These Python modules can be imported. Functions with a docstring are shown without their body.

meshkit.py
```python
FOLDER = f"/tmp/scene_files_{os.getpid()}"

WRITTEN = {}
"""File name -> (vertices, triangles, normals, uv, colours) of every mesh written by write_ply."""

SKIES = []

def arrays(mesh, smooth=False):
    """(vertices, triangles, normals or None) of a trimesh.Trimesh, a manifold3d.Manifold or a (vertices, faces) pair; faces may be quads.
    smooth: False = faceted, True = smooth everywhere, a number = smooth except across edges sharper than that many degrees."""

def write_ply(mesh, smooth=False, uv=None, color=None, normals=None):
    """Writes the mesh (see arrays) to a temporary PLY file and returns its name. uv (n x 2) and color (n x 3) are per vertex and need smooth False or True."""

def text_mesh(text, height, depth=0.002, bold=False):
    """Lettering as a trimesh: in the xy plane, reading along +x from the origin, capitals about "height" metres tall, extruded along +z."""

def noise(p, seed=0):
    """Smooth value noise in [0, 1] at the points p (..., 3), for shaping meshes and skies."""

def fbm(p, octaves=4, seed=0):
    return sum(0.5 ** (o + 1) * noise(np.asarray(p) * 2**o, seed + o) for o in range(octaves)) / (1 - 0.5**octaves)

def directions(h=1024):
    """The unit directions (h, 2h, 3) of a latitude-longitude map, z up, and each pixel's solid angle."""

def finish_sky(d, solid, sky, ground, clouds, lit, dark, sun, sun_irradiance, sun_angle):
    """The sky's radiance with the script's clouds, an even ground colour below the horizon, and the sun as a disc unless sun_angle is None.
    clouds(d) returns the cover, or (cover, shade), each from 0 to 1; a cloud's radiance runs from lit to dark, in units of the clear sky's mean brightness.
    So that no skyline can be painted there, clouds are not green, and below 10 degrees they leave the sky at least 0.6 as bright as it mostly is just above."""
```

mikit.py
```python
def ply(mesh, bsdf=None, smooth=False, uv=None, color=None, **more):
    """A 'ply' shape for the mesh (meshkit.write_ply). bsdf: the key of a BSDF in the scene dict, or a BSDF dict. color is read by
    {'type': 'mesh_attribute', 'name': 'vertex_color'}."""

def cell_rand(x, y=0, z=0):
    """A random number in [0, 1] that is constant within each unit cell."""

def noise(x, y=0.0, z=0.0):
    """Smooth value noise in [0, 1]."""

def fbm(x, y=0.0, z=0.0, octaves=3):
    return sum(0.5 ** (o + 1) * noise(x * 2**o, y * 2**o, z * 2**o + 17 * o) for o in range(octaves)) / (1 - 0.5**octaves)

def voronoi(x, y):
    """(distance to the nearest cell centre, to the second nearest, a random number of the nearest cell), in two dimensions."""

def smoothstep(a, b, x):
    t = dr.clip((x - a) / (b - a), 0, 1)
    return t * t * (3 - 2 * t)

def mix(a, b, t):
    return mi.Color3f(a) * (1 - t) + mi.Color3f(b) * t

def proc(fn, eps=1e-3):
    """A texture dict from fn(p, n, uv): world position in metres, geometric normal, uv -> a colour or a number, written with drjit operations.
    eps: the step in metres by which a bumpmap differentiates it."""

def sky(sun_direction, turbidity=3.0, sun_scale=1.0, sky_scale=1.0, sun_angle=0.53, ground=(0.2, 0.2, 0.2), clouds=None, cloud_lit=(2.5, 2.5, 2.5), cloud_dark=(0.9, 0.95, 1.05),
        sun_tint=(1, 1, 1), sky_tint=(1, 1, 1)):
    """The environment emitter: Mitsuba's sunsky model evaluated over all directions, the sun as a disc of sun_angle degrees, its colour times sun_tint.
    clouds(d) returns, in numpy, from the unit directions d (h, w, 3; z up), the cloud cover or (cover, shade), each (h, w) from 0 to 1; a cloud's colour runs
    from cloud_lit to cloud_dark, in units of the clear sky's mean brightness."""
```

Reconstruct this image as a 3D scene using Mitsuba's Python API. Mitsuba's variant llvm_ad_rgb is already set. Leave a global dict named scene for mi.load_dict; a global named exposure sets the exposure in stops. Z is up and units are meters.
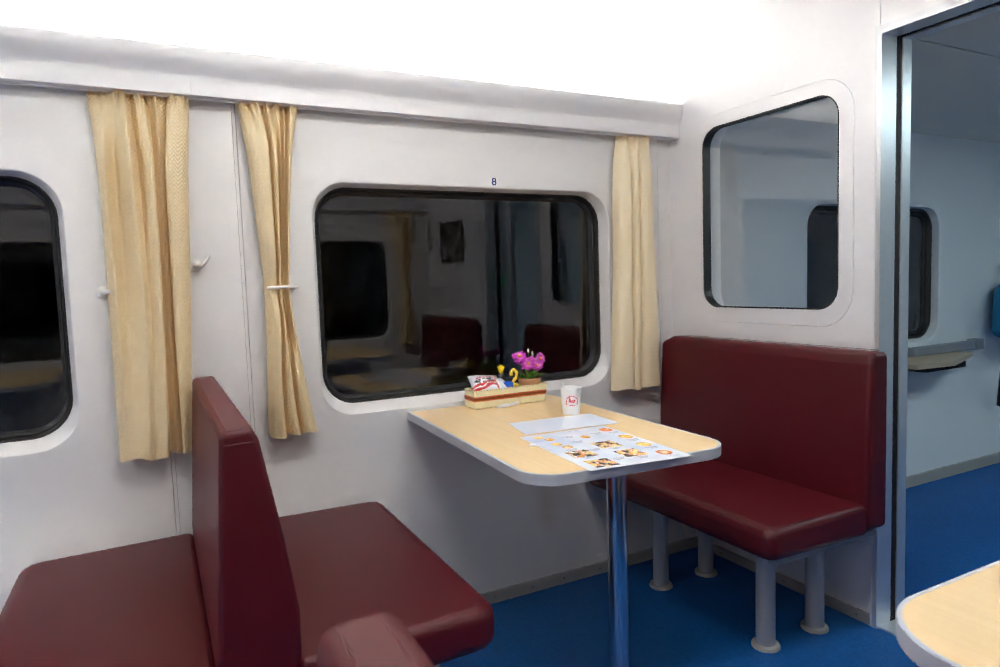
import math
import numpy as np
import drjit as dr
import trimesh
import manifold3d as m3
import mitsuba as mi
import mikit
import meshkit
from shapely.geometry import Polygon, Point, box as sbox, LineString
from shapely.ops import unary_union

T = mi.ScalarTransform4f
rng = np.random.default_rng(7)
scene, labels = {"type": "scene"}, {}

# ------------------------------------------------------------------ camera, light, exposure
FOC, CAM = 671.5, np.array([-2.0913, -2.3536, 1.2])
YAW, PITCH, ROLL = math.radians(62.779), math.radians(-4.420), math.radians(-1.930)
fwd = np.array([math.cos(YAW) * math.cos(PITCH), math.sin(YAW) * math.cos(PITCH), math.sin(PITCH)])
right = np.array([math.sin(YAW), -math.cos(YAW), 0.0])
up0 = np.cross(right, fwd)
up = -math.sin(ROLL) * right + math.cos(ROLL) * up0
scene["camera"] = {"type": "thinlens", "fov": 2 * math.degrees(math.atan(500 / FOC)), "fov_axis": "x",
                   "aperture_radius": 0.0021, "focus_distance": 2.35, "near_clip": 0.02, "far_clip": 60.0,
                   "to_world": T().look_at(origin=CAM.tolist(), target=(CAM + fwd).tolist(), up=up.tolist())}
exposure = 0.17
COVE_RADIANCE = (80.0, 78.5, 75.0)      # the tubes in the trough behind the valance, both sides
AISLE_RADIANCE = (14.5, 14.6, 14.9)       # diffusers along the middle of the ceiling, over the aisle
NEXT_RADIANCE = (4.6, 5.8, 6.0)         # cooler, weaker ceiling lamp of the next compartment

# ------------------------------------------------------------------ dimensions
YR = -2.80                # the other side wall; the car is symmetric about y = YR/2
XB = -4.9                 # rear end of the compartment
BH = 0.13                 # thickness of the bulkhead (x = 0 .. BH)
XE = 4.6                  # far end of the next compartment
ZN = 1.957                # ceiling of the next compartment
PITCHX = 1.964            # bay length
PIL0 = -0.064             # edge of the first window panel


def g(z):
    """how far the lower wall leans into the room"""
    z = np.asarray(z, float)
    k = 0.035
    return 0.155 / 0.58 * k * np.logaddexp(0, (0.58 - z) / k)


# ------------------------------------------------------------------ materials
def mat(name, d, two=True):
    scene[name] = {"type": "twosided", "bsdf": d} if two else d
    return name


def prin(c, rough, spec=0.5, metal=0.0, **k):
    col = c if isinstance(c, dict) else {"type": "rgb", "value": list(c)}
    return {"type": "principled", "base_color": col, "roughness": rough, "specular": spec, "metallic": metal, **k}


def wall_fn(p, n, uv):
    v = mikit.fbm(p.x * 3, p.y * 3, p.z * 3)
    return mikit.mix((0.805, 0.785, 0.762), (0.78, 0.76, 0.737), v)


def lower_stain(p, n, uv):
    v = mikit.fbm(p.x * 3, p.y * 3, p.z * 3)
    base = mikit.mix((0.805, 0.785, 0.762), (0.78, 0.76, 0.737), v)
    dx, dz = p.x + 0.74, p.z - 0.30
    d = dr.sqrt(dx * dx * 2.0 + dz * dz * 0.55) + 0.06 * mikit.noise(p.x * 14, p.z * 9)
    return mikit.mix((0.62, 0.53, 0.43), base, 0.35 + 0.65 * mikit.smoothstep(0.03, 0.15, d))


def floor_fn(p, n, uv):
    a = mikit.noise(p.x * 160, p.y * 160)
    b = mikit.fbm(p.x * 2.2, p.y * 2.2)
    c = mikit.mix((0.006, 0.072, 0.250), (0.008, 0.088, 0.29), b)
    return c * (0.86 + 0.28 * a)


def wood_fn(p, n, uv):
    a = mikit.fbm(p.x * 190, p.y * 9, 3.0)
    b = mikit.fbm(p.x * 40, p.y * 3, 9.0)
    return mikit.mix((0.84, 0.60, 0.32), (0.76, 0.52, 0.255), 0.55 * a + 0.45 * b)


def leather_fn(p, n, uv):
    a = mikit.fbm(p.x * 5, p.y * 5, p.z * 5)
    return mikit.mix((0.056, 0.0038, 0.0078), (0.046, 0.0030, 0.0064), a)


def leather_bump(p, n, uv):
    return mikit.noise(p.x * 420, p.y * 420, p.z * 420) * 0.00010 + mikit.noise(p.x * 9, p.y * 9, p.z * 9) * 0.0016


def curtain_fn(p, n, uv):
    cu, cv = uv.x / 0.027, uv.y / 0.0125
    t = cu - dr.floor(cu)
    zig = dr.abs(t - 0.5) * 2.0
    w = cv + zig * 1.3
    w = w - dr.floor(w)
    s = mikit.smoothstep(0.22, 0.42, w) * (1 - mikit.smoothstep(0.72, 0.92, w))
    return mikit.mix((0.60, 0.41, 0.19), (0.93, 0.78, 0.50), s)


def curtain_plain_fn(p, n, uv):
    cu, cv = uv.x / 0.027, uv.y / 0.0125
    t = cu - dr.floor(cu)
    w = cv + dr.abs(t - 0.5) * 2.6
    w = w - dr.floor(w)
    s = mikit.smoothstep(0.2, 0.45, w) * (1 - mikit.smoothstep(0.7, 0.95, w))
    return mikit.mix((0.78, 0.61, 0.37), (0.93, 0.79, 0.55), s)


mat("m_wall", prin(mikit.proc(wall_fn), 0.42, 0.35))
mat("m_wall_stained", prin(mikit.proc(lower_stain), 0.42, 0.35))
mat("m_ceiling", prin((0.84, 0.82, 0.785), 0.5, 0.3))
mat("m_bulkhead", prin((0.80, 0.79, 0.795), 0.38, 0.4))
mat("m_valance", prin((0.81, 0.80, 0.79), 0.33, 0.4))
mat("m_next_wall", prin((0.66, 0.68, 0.70), 0.5, 0.3))
mat("m_next_ceiling", prin((0.64, 0.62, 0.55), 0.55, 0.3))
mat("m_seam", prin((0.42, 0.40, 0.35), 0.6, 0.2))
mat("m_floor", prin(mikit.proc(floor_fn), 0.5, 0.2))
mat("m_wood", prin(mikit.proc(wood_fn), 0.28, 0.5))
mat("m_wood_dull", prin((0.40, 0.32, 0.235), 0.45, 0.4))
mat("m_edge", prin((0.50, 0.52, 0.56), 0.42, 0.5))
mat("m_leather", {"type": "bumpmap", "arbitrary": mikit.proc(leather_bump, 1.5e-3), "scale": 1.0,
                  "bsdf": prin(mikit.proc(leather_fn), 0.40, 0.26)})
mat("m_leather_seam", prin((0.075, 0.010, 0.016), 0.45, 0.4))
mat("m_curtain", prin(mikit.proc(curtain_fn), 0.65, 0.25, sheen=0.3))
mat("m_curtain_light", prin(mikit.proc(curtain_plain_fn), 0.65, 0.25, sheen=0.3))
mat("m_alu", prin((0.74, 0.76, 0.79), 0.38, 0.5, 0.75))
mat("m_alu_face", prin((0.74, 0.75, 0.77), 0.42, 0.5, 0.25))
mat("m_steel", prin((0.60, 0.62, 0.66), 0.13, 0.5, 1.0))
mat("m_leg", prin((0.33, 0.34, 0.36), 0.45, 0.4))
mat("m_flange", prin((0.42, 0.41, 0.38), 0.5, 0.4))
mat("m_frame_grey", prin((0.20, 0.22, 0.25), 0.4, 0.5))
mat("m_base", prin((0.30, 0.295, 0.28), 0.5, 0.4))
mat("m_screw", prin((0.08, 0.08, 0.08), 0.4, 0.5, 0.5))
mat("m_rubber", prin((0.008, 0.0085, 0.009), 0.38, 0.4))
mat("m_gasket", prin((0.016, 0.017, 0.019), 0.35, 0.4))
mat("m_black", prin((0.006, 0.006, 0.007), 0.6, 0.3))
mat("m_plastic", prin((0.80, 0.77, 0.71), 0.35, 0.5))
mat("m_white", prin((0.86, 0.86, 0.85), 0.45, 0.4))
mat("m_paper", prin((0.68, 0.72, 0.80), 0.22, 0.5))
mat("m_box", prin((0.72, 0.71, 0.68), 0.5, 0.4))
mat("m_ink", prin((0.03, 0.04, 0.20), 0.6, 0.2))
mat("m_red", prin((0.62, 0.02, 0.05), 0.5, 0.4))
mat("m_cream", prin((0.78, 0.71, 0.43), 0.7, 0.2))
mat("m_ribbon_red", prin((0.55, 0.11, 0.03), 0.5, 0.4))
mat("m_ribbon_brown", prin((0.17, 0.045, 0.015), 0.5, 0.4))
mat("m_stitch", prin((0.16, 0.12, 0.05), 0.7, 0.2))
mat("m_yellow", prin((0.90, 0.62, 0.02), 0.35, 0.5))
mat("m_gold", prin((0.90, 0.60, 0.06), 0.25, 0.6))
mat("m_blue", prin((0.01, 0.10, 0.62), 0.35, 0.5))
mat("m_dark", prin((0.012, 0.010, 0.010), 0.25, 0.5))
mat("m_terracotta", prin((0.62, 0.34, 0.20), 0.6, 0.3))
mat("m_soil", prin((0.06, 0.05, 0.02), 0.9, 0.1))
mat("m_petal", prin((0.52, 0.035, 0.42), 0.6, 0.3))
mat("m_petal_pale", prin((0.72, 0.15, 0.58), 0.6, 0.3))
mat("m_flower_eye", prin((0.75, 0.35, 0.05), 0.7, 0.2))
mat("m_leaf", prin((0.10, 0.27, 0.04), 0.5, 0.4))
mat("m_leaf_light", prin((0.28, 0.42, 0.10), 0.5, 0.4))
mat("m_bud", prin((0.75, 0.82, 0.66), 0.6, 0.3))
mat("m_bag", prin((0.02, 0.20, 0.36), 0.6, 0.3))
mat("m_strap", prin((0.008, 0.009, 0.012), 0.6, 0.3))
mat("m_sign_blue", prin((0.02, 0.09, 0.40), 0.5, 0.4))
mat("m_sign_green", prin((0.03, 0.34, 0.16), 0.5, 0.4))
mat("m_print", prin({"type": "mesh_attribute", "name": "vertex_color"}, 0.24, 0.5))
mat("m_print_matte", prin({"type": "mesh_attribute", "name": "vertex_color"}, 0.5, 0.3))
mat("m_glass", {"type": "thindielectric", "int_ior": 1.68}, two=False)
mat("m_glass_clear", {"type": "thindielectric", "int_ior": 1.78}, two=False)


# ------------------------------------------------------------------ helpers
def add(key, mesh, bsdf, smooth=40, label=None, cat=None, group=None, kind=None, **k):
    scene[key] = mikit.ply(mesh, bsdf, smooth, **k)
    tag(key, label, cat, group, kind)
    return key


def tag(key, label=None, cat=None, group=None, kind=None):
    d = {}
    if label: d["label"] = label
    if cat: d["category"] = cat
    if group: d["group"] = group
    if kind: d["kind"] = kind
    if d: labels[key] = d


def num(base):
    k, i = base, 0
    while k in scene:
        i += 1
        k = f"{base}_{i:03d}"
    return k


def cat_(*ms):
    return trimesh.util.concatenate([m for m in ms])


def box(x0, x1, y0, y1, z0, z1):
    b = trimesh.creation.box((abs(x1 - x0), abs(y1 - y0), abs(z1 - z0)))
    b.apply_translation(((x0 + x1) / 2, (y0 + y1) / 2, (z0 + z1) / 2))
    return b


def to_tm(man):
    a = man.to_mesh()
    return trimesh.Trimesh(a.vert_properties[:, :3], a.tri_verts, process=False)


def hull_spheres(pts, r, seg=16):
    s = m3.Manifold.sphere(r, seg)
    return to_tm(m3.Manifold.batch_hull([s.translate(tuple(map(float, p))) for p in pts]))


def rbox(x0, x1, y0, y1, z0, z1, r, seg=16):
    r = min(r, (x1 - x0) / 2 - 1e-4, (y1 - y0) / 2 - 1e-4, (z1 - z0) / 2 - 1e-4)
    return hull_spheres([(x, y, z) for x in (x0 + r, x1 - r) for y in (y0 + r, y1 - r) for z in (z0 + r, z1 - r)], r, seg)


def tube(path, r, n=10, closed=False, cap=True):
    P = np.asarray(path, float)
    N = len(P)
    R = np.broadcast_to(np.asarray(r, float), (N,))
    if closed:
        tan = np.roll(P, -1, 0) - np.roll(P, 1, 0)
    else:
        tan = np.gradient(P, axis=0)
    tan /= np.linalg.norm(tan, axis=1, keepdims=True) + 1e-12
    a = np.array([0, 0, 1.0]) if abs(tan[0][2]) < 0.9 else np.array([1.0, 0, 0])
    u = np.cross(tan[0], a); u /= np.linalg.norm(u)
    V = []
    for i in range(N):
        u = u - tan[i] * (u @ tan[i]); u /= np.linalg.norm(u)
        w = np.cross(tan[i], u)
        th = np.arange(n) * 2 * np.pi / n
        V.append(P[i] + R[i] * (np.cos(th)[:, None] * u + np.sin(th)[:, None] * w))
    V = np.concatenate(V)
    F = []
    for i in range(N if closed else N - 1):
        j = (i + 1) % N
        for k in range(n):
            l = (k + 1) % n
            F += [(i * n + k, i * n + l, j * n + l), (i * n + k, j * n + l, j * n + k)]
    if cap and not closed:
        c0, c1 = len(V), len(V) + 1
        V = np.vstack([V, P[0], P[-1]])
        for k in range(n):
            l = (k + 1) % n
            F += [(c0, l, k), (c1, (N - 1) * n + k, (N - 1) * n + l)]
    return trimesh.Trimesh(V, F, process=False)


def lathe(prof, c=(0, 0, 0), n=40):
    m = trimesh.creation.revolve(np.asarray(prof, float), sections=n)
    m.apply_translation(c)
    return m


def cyl(c, r, z0, z1, n=40, ch=0.001):
    return lathe([(0, z0), (r - ch, z0), (r, z0 + ch), (r, z1 - ch), (r - ch, z1), (0, z1)], (c[0], c[1], 0), n)


def rrect(x0, x1, y0, y1, r, n=14):
    r = r if isinstance(r, (list, tuple)) else [r] * 4       # corners: (x1,y1) (x0,y1) (x0,y0) (x1,y0)
    out = []
    for (cx, cy, sx, sy, a0), q in zip(((x1, y1, -1, -1, 0), (x0, y1, 1, -1, 90), (x0, y0, 1, 1, 180), (x1, y0, -1, 1, 270)), r):
        for t in np.linspace(0, 90, n):
            a = math.radians(a0 + t)
            out.append((cx + sx * q + q * math.cos(a), cy + sy * q + q * math.sin(a)))
    return np.array(out)


def extr(poly, h):
    return trimesh.creation.extrude_polygon(poly, h, engine="earcut")


def extr_x(poly, x0, x1):
    """polygon in (y, z) extruded along x"""
    m = extr(poly, x1 - x0)
    v = m.vertices.copy()
    m = trimesh.Trimesh(np.stack([v[:, 2] + x0, v[:, 0], v[:, 1]], 1), m.faces, process=False)
    return m


def loops(L, closed=True):
    """bridge equal-length loops of points into a sheet"""
    n = len(L[0])
    V = np.concatenate(L)
    F = []
    for i in range(len(L) - 1):
        for k in range(n if closed else n - 1):
            l = (k + 1) % n
            F += [(i * n + k, i * n + l, (i + 1) * n + l), (i * n + k, (i + 1) * n + l, (i + 1) * n + k)]
    return trimesh.Trimesh(V, F, process=False)


def mirror(m):
    """to the other side of the car"""
    m = m.copy()
    v = m.vertices.copy(); v[:, 1] = YR - v[:, 1]
    return trimesh.Trimesh(v, m.faces[:, ::-1], process=False)


def ident(m):
    return m


def text3(s, h, depth=0.001, bold=False):
    return meshkit.text_mesh(s, h, depth, bold)


# ------------------------------------------------------------------ the setting
add("floor", box(XB - 0.1, XE + 0.1, YR - 0.2, 0.2, -0.05, 0.0), "m_floor", False, kind="structure")

# window opening of one bay, in (x, z), for the bay whose panel starts at offset dx
HOLE_OUT = (-1.583, -0.349, 0.750, 1.558)
HOLE_IN = (-1.569, -0.363, 0.778, 1.551)


def hole_loop(r, k=1.0, dx=0.0, d=0.0, n=16):
    x0, x1, z0, z1 = r
    q = rrect(x0 - d, x1 + d, z0 - d, z1 + d, 0.115 + d, n)
    q[:, 0] += dx
    return q


def wall_panel(x0, x1, dx, S, ztop=1.97, zbot=0.0):
    """a moulded panel around a window; S places (x, z, outward depth) in the world"""
    inner = hole_loop(HOLE_OUT, dx=dx, d=0.008)
    c = np.array([(x0 + x1) / 2, (HOLE_OUT[2] + HOLE_OUT[3]) / 2])
    outer = []
    n = len(inner)
    # outer points: walk the rectangle with corners kept
    for p in inner:
        d = p - c
        cx, cz = HOLE_OUT[1] + dx - 0.115 - c[0], 0.0
        if abs(d[0]) > (HOLE_OUT[1] - HOLE_OUT[0]) / 2 - 0.06: X = x1 if d[0] > 0 else x0
        else: X = p[0]
        outer.append([X, p[1]])
    outer = np.array(outer)
    per = n // 4
    for q, (X, Z) in enumerate(((x1, ztop), (x0, ztop), (x0, zbot), (x1, zbot))):
        seg = slice(q * per, (q + 1) * per)
        t = np.linspace(0, 1, per)
        mid = per // 2
        a0, a1 = inner[q * per], inner[(q + 1) * per - 1]
        st = (X, a0[1]) if q % 2 == 0 else (a0[0], Z)
        en = (a1[0], Z) if q % 2 == 0 else (X, a1[1])
        pts = []
        for i in range(per):
            if i <= mid: f = i / mid; pts.append((st[0] * (1 - f) + X * f, st[1] * (1 - f) + Z * f))
            else: f = (i - mid) / (per - 1 - mid); pts.append((X * (1 - f) + en[0] * f, Z * (1 - f) + en[1] * f))
        outer[seg] = pts
    L = []
    fl = [hole_loop(HOLE_IN, dx=dx), hole_loop(HOLE_IN, dx=dx, d=0.001)]
    L.append(S(fl[0], 0.056))
    for f in np.linspace(0, 1, 5)[:-1]:
        q = hole_loop(HOLE_IN, dx=dx, d=0.001) * (1 - f) + hole_loop(HOLE_OUT, dx=dx) * f
        L.append(S(q, 0.050 - 0.042 * f))
    for a in (0.25, 0.5, 0.75, 1.0):          # rounded lip
        q = hole_loop(HOLE_OUT, dx=dx, d=0.008 * a)
        L.append(S(q, 0.008 * (1 - math.sin(a * math.pi / 2))))
    # subdivide the long straight sides so that the bend below the window is followed
    for f in np.linspace(0, 1, 40)[1:]:
        L.append(S(inner * (1 - f) + outer * f, 0.0))
    L.append(S(outer, 0.010))
    return loops(L)


def plain_panel(x0, x1, S, ztop=1.97):
    zs = np.linspace(0, ztop, 60)
    xs = [x0, x0, x1, x1]
    dd = [0.010, 0, 0, 0.010]
    L = []
    for z in zs:
        row = np.array([(x, z) for x in xs])
        P = S(row, 0.0)
        Q = S(row, 0.010)
        L.append(np.array([Q[0], P[1], P[2], Q[3]]))
    return loops(L, closed=False)


def S_left(q, d):
    q = np.asarray(q)
    return np.stack([q[:, 0], d - g(q[:, 1]), q[:, 1]], 1)


def S_right(q, d):
    v = S_left(q, d)
    v[:, 1] = YR - v[:, 1]
    return v


WIN = 0


def bay_edges(b):
    return BAY0 - PITCHX * b, BAY1 - PITCHX * b - (0.044 if b else 0.0)


BAY0, BAY1 = PIL0 - 1.751, PIL0           # first bay panel -1.815 .. -0.064
for side, S in (("left", S_left), ("right", S_right)):
    W = f"wall_{side}"
    spans = []
    add(W, plain_panel(PIL0 + 0.0075, 0.0, S), "m_wall", 30, kind="structure")          # strip in the corner
    for b in range(3):
        dx = -PITCHX * b
        x0, x1 = bay_edges(b)
        if b == 2: x0 = min(x0, XB)
        key = num(f"{W}__panel")
        add(key, wall_panel(x0 + 0.001, x1 - (0.0055 if b == 0 else 0.0005), dx, S), "m_wall_stained" if (side == "left" and b == 0) else "m_wall", 30)
        if b < 2:
            add(num(f"{W}__pillar_cover"), plain_panel(bay_edges(b + 1)[1] + 0.0125, x0 - 0.0125, S), "m_wall", 30)
        spans.append((x0, x1))
    # dark backing behind the fine gaps, then the cover strip in each joint
    for xs in (PIL0 + 0.001, BAY0 - 0.006, bay_edges(1)[1] + 0.006):
        row = [S(np.array([(xs - 0.012, z), (xs + 0.012, z)]), 0.009) for z in np.linspace(0, 1.97, 50)]
        add(num(f"{W}__joint_backing"), loops(row, closed=False), "m_seam", False)
    zs = np.linspace(0, 1.97, 50)
    for xs in (PIL0 + 0.001, BAY0 - 0.006, bay_edges(1)[1] + 0.006):
        row = [S(np.array([(xs - 0.005, z), (xs + 0.005, z)]), 0.0008) for z in zs]
        add(num(f"{W}__joint"), loops(row, closed=False), "m_wall", False)
    # windows
    for b in range(3):
        dx = -PITCHX * b
        WIN += 1
        wk = f"window_{WIN}"
        lp = lambda d, y: S(hole_loop((HOLE_IN[0], HOLE_IN[1], HOLE_IN[2], HOLE_IN[3]), dx=dx, d=d), y)
        rub = loops([lp(0.004, 0.052), lp(0.000, 0.047), lp(-0.003, 0.046), lp(-0.006, 0.049), lp(-0.009, 0.060), lp(-0.010, 0.072)])
        add(wk + "__rubber_frame", rub, "m_rubber", 30)
        gas = loops([lp(-0.0095, 0.071), lp(-0.012, 0.069), lp(-0.0145, 0.071), lp(-0.017, 0.078), lp(-0.024, 0.092)])
        add(wk + "__gasket", gas, "m_gasket", 30)
        q = hole_loop(HOLE_IN, dx=dx, d=-0.021)
        # a single sheet
        tri = Polygon(q)
        vv, ff = trimesh.creation.triangulate_polygon(tri, engine="earcut")
        add(wk + "__pane", trimesh.Trimesh(S(vv, 0.090), ff, process=False), "m_glass", False)
        for part in ("rubber_frame", "gasket", "pane"):
            pass
        tag(wk, kind="structure")
        for part in ("rubber_frame", "gasket", "pane"):
            tag(f"{wk}__{part}", kind="structure")
        if side == "left":
            tag(f"{wk}__pane", "dark night window pane with reflections", kind="structure")
    # baseboard
    bb = []
    for z, d in ((0.0, -0.012), (0.034, -0.012), (0.038, -0.010), (0.038, 0.004)):
        bb.append(S(np.array([(XB, z), (-0.002, z)]), d))
    add(f"baseboard_{side}", loops(bb, closed=False), "m_base", False, kind="structure")
    for xs in (-0.32, -0.54, -0.715, -0.86, -1.02, -1.25):
        P = S(np.array([(xs, 0.02)]), -0.013)[0]
        sc = trimesh.creation.icosphere(1, 0.0035); sc.apply_translation(P)
        add(num(f"baseboard_{side}__screw"), sc, "m_screw", True)

# valance (a trough with the lamps inside), one length per bay
VP = [(-0.006, 1.802), (-0.008, 1.798), (-0.064, 1.797), (-0.067, 1.799), (-0.0675, 1.828), (-0.069, 1.849), (-0.073, 1.863), (-0.082, 1.881), (-0.089, 1.901),
      (-0.092, 1.920), (-0.092, 1.930), (-0.090, 1.935), (-0.086, 1.937), (-0.082, 1.935), (-0.080, 1.929), (-0.078, 1.910), (-0.072, 1.885), (-0.062, 1.865), (-0.050, 1.853), (0.0, 1.850), (0.0, 1.832)]
for side in ("left", "right"):
    M = ident if side == "left" else mirror
    tk = "trim_1" if side == "left" else "trim_2"
    ends = (-0.001, -1.9485, -3.87, XB)
    for i in range(3):
        P = Polygon(VP)
        m = extr_x(P, ends[i + 1] + 0.0011, ends[i] - 0.0011)
        add(num(f"{tk}__valance"), M(m), "m_valance", 35)
        x0, x1 = ends[i + 1] + 0.06, ends[i] - (0.06 if i else 0.24)
        t = tube([(x0, -0.030, 1.882), (x1, -0.030, 1.882)], 0.013, 16)
        k = num(f"{tk}__lamp_tube")
        add(k, M(t), "m_white", True)
        scene[k]["emitter"] = {"type": "area", "radiance": {"type": "rgb", "value": list(COVE_RADIANCE)}}
    add(f"{tk}__joint_sleeve", M(cat_(*[extr_x(P.buffer(-0.0018), e - 0.02, e + 0.02) for e in ends[1:3]])), "m_valance", 35)
    rail = box(XB, -0.03, -0.046, -0.030, 1.793, 1.798)
    add(f"{tk}__curtain_track", M(rail), "m_valance", False)
    for k in [k for k in scene if k.startswith(tk + "__")]:
        tag(k, kind="structure")
    tag(tk, kind="structure")

# ceiling of the compartment: cove rising behind the valance, then a flat vault
cp = [(0.012, 1.80), (0.012, 1.95), (0.004, 2.06), (-0.008, 2.13)]
for a in np.linspace(0, 1, 12):
    t = a * math.pi / 2
    cp.append((-0.022 - 0.135 * (1 - math.cos(t)), 2.165 + 0.135 * math.sin(t)))
for y in np.linspace(-0.25, YR / 2, 16):
    cp.append((y, 2.302 + 0.075 * math.sin((-(y) - 0.16) / (-(YR / 2) - 0.16) * math.pi / 2)))
cp = np.array(cp)
full = np.vstack([cp, np.stack([YR - cp[::-1][1:, 0], cp[::-1][1:, 1]], 1)])
ends = (0.0, -1.9455, -3.87, XB)
for i in range(3):
    k = "ceiling" if i == 0 else num("ceiling__panel")
    a, b = ends[i] - (0.0015 if i else 0), ends[i + 1] + 0.0015
    rows = [np.array([(a, y + 0.006 * (abs(y - YR / 2) < 5) * 0, z) for y, z in full]), np.array([(b, y, z) for y, z in full])]
    c = full.mean(0)
    off = lambda x: np.array([(x, y + 0.01 * np.sign(y - YR / 2), z + 0.01) for y, z in full])
    add(k, loops([off(a), rows[0], rows[1], off(b)], closed=False), "m_ceiling", 30, kind="structure")
rows = [np.array([(x, y + 0.008 * np.sign(y - YR / 2), z + 0.008) for y, z in full]) for x in (0.0, XB)]
add("ceiling__joint_backing", loops(rows, closed=False), "m_ceiling", 30, kind="structure")

for x1 in (-0.76, -3.55):
    k = num("ceiling__light_diffuser")
    add(k, rbox(x1 - 1.30, x1, YR / 2 - 0.13, YR / 2 + 0.13, 2.352, 2.379, 0.006, 8), "m_white", 30, kind="structure")
    scene[k]["emitter"] = {"type": "area", "radiance": {"type": "rgb", "value": list(AISLE_RADIANCE)}}

# bulkhead with its window and doorway
DL, DR_, DH = -0.976, -1.69, 1.949
outline = Polygon([(0.02, 0.0)] + [(y, z) for y, z in full if z > 1.9] + [(YR - 0.02, 0.0)])
outline = Polygon([(0.02, 0.0), (0.02, 2.5), (YR - 0.02, 2.5), (YR - 0.02, 0.0)])
near = outline.intersection(sbox(DL, -1, 1, 3))
head = outline.intersection(sbox(DR_, DH, DL - 0.0025, 3))
far = outline.intersection(sbox(-4, -1, DR_ - 0.0025, 3))
TW_OUT = Polygon(rrect(-0.890, -0.163, 1.004, 1.852, 0.125, 18))
TW_IN = Polygon(rrect(-0.836, -0.203, 1.063, 1.803, 0.080, 18))
add("wall_front", extr_x(near.difference(TW_OUT.buffer(0.0012)), 0.0, 0.045), "m_bulkhead", 20, kind="structure")
add("wall_front__rear_skin", extr_x(near.difference(TW_OUT.buffer(-0.010)), 0.0452, BH), "m_bulkhead", 20, kind="structure")
add("wall_front__header_panel", extr_x(head, 0.0, BH), "m_bulkhead", 20, kind="structure")
add("wall_front__far_panel", extr_x(far, 0.0, BH), "m_bulkhead", 20, kind="structure")
add("wall_front__header_joint", box(0.004, BH - 0.01, DL - 0.004, DL + 0.001, DH + 0.02, 2.45), "m_seam", False, kind="structure")
add("window_7__surround", extr_x(TW_OUT.difference(TW_IN), -0.0008, 0.044), "m_bulkhead", 20, kind="structure")
ring_groove = TW_OUT.buffer(0.0012).difference(TW_OUT)
add("window_7__groove", extr_x(ring_groove, 0.003, 0.01), "m_seam", False, kind="structure")
add("window_7__rubber", extr_x(TW_IN.difference(TW_IN.buffer(-0.0035)), -0.002, 0.040), "m_rubber", 20, kind="structure")
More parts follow.
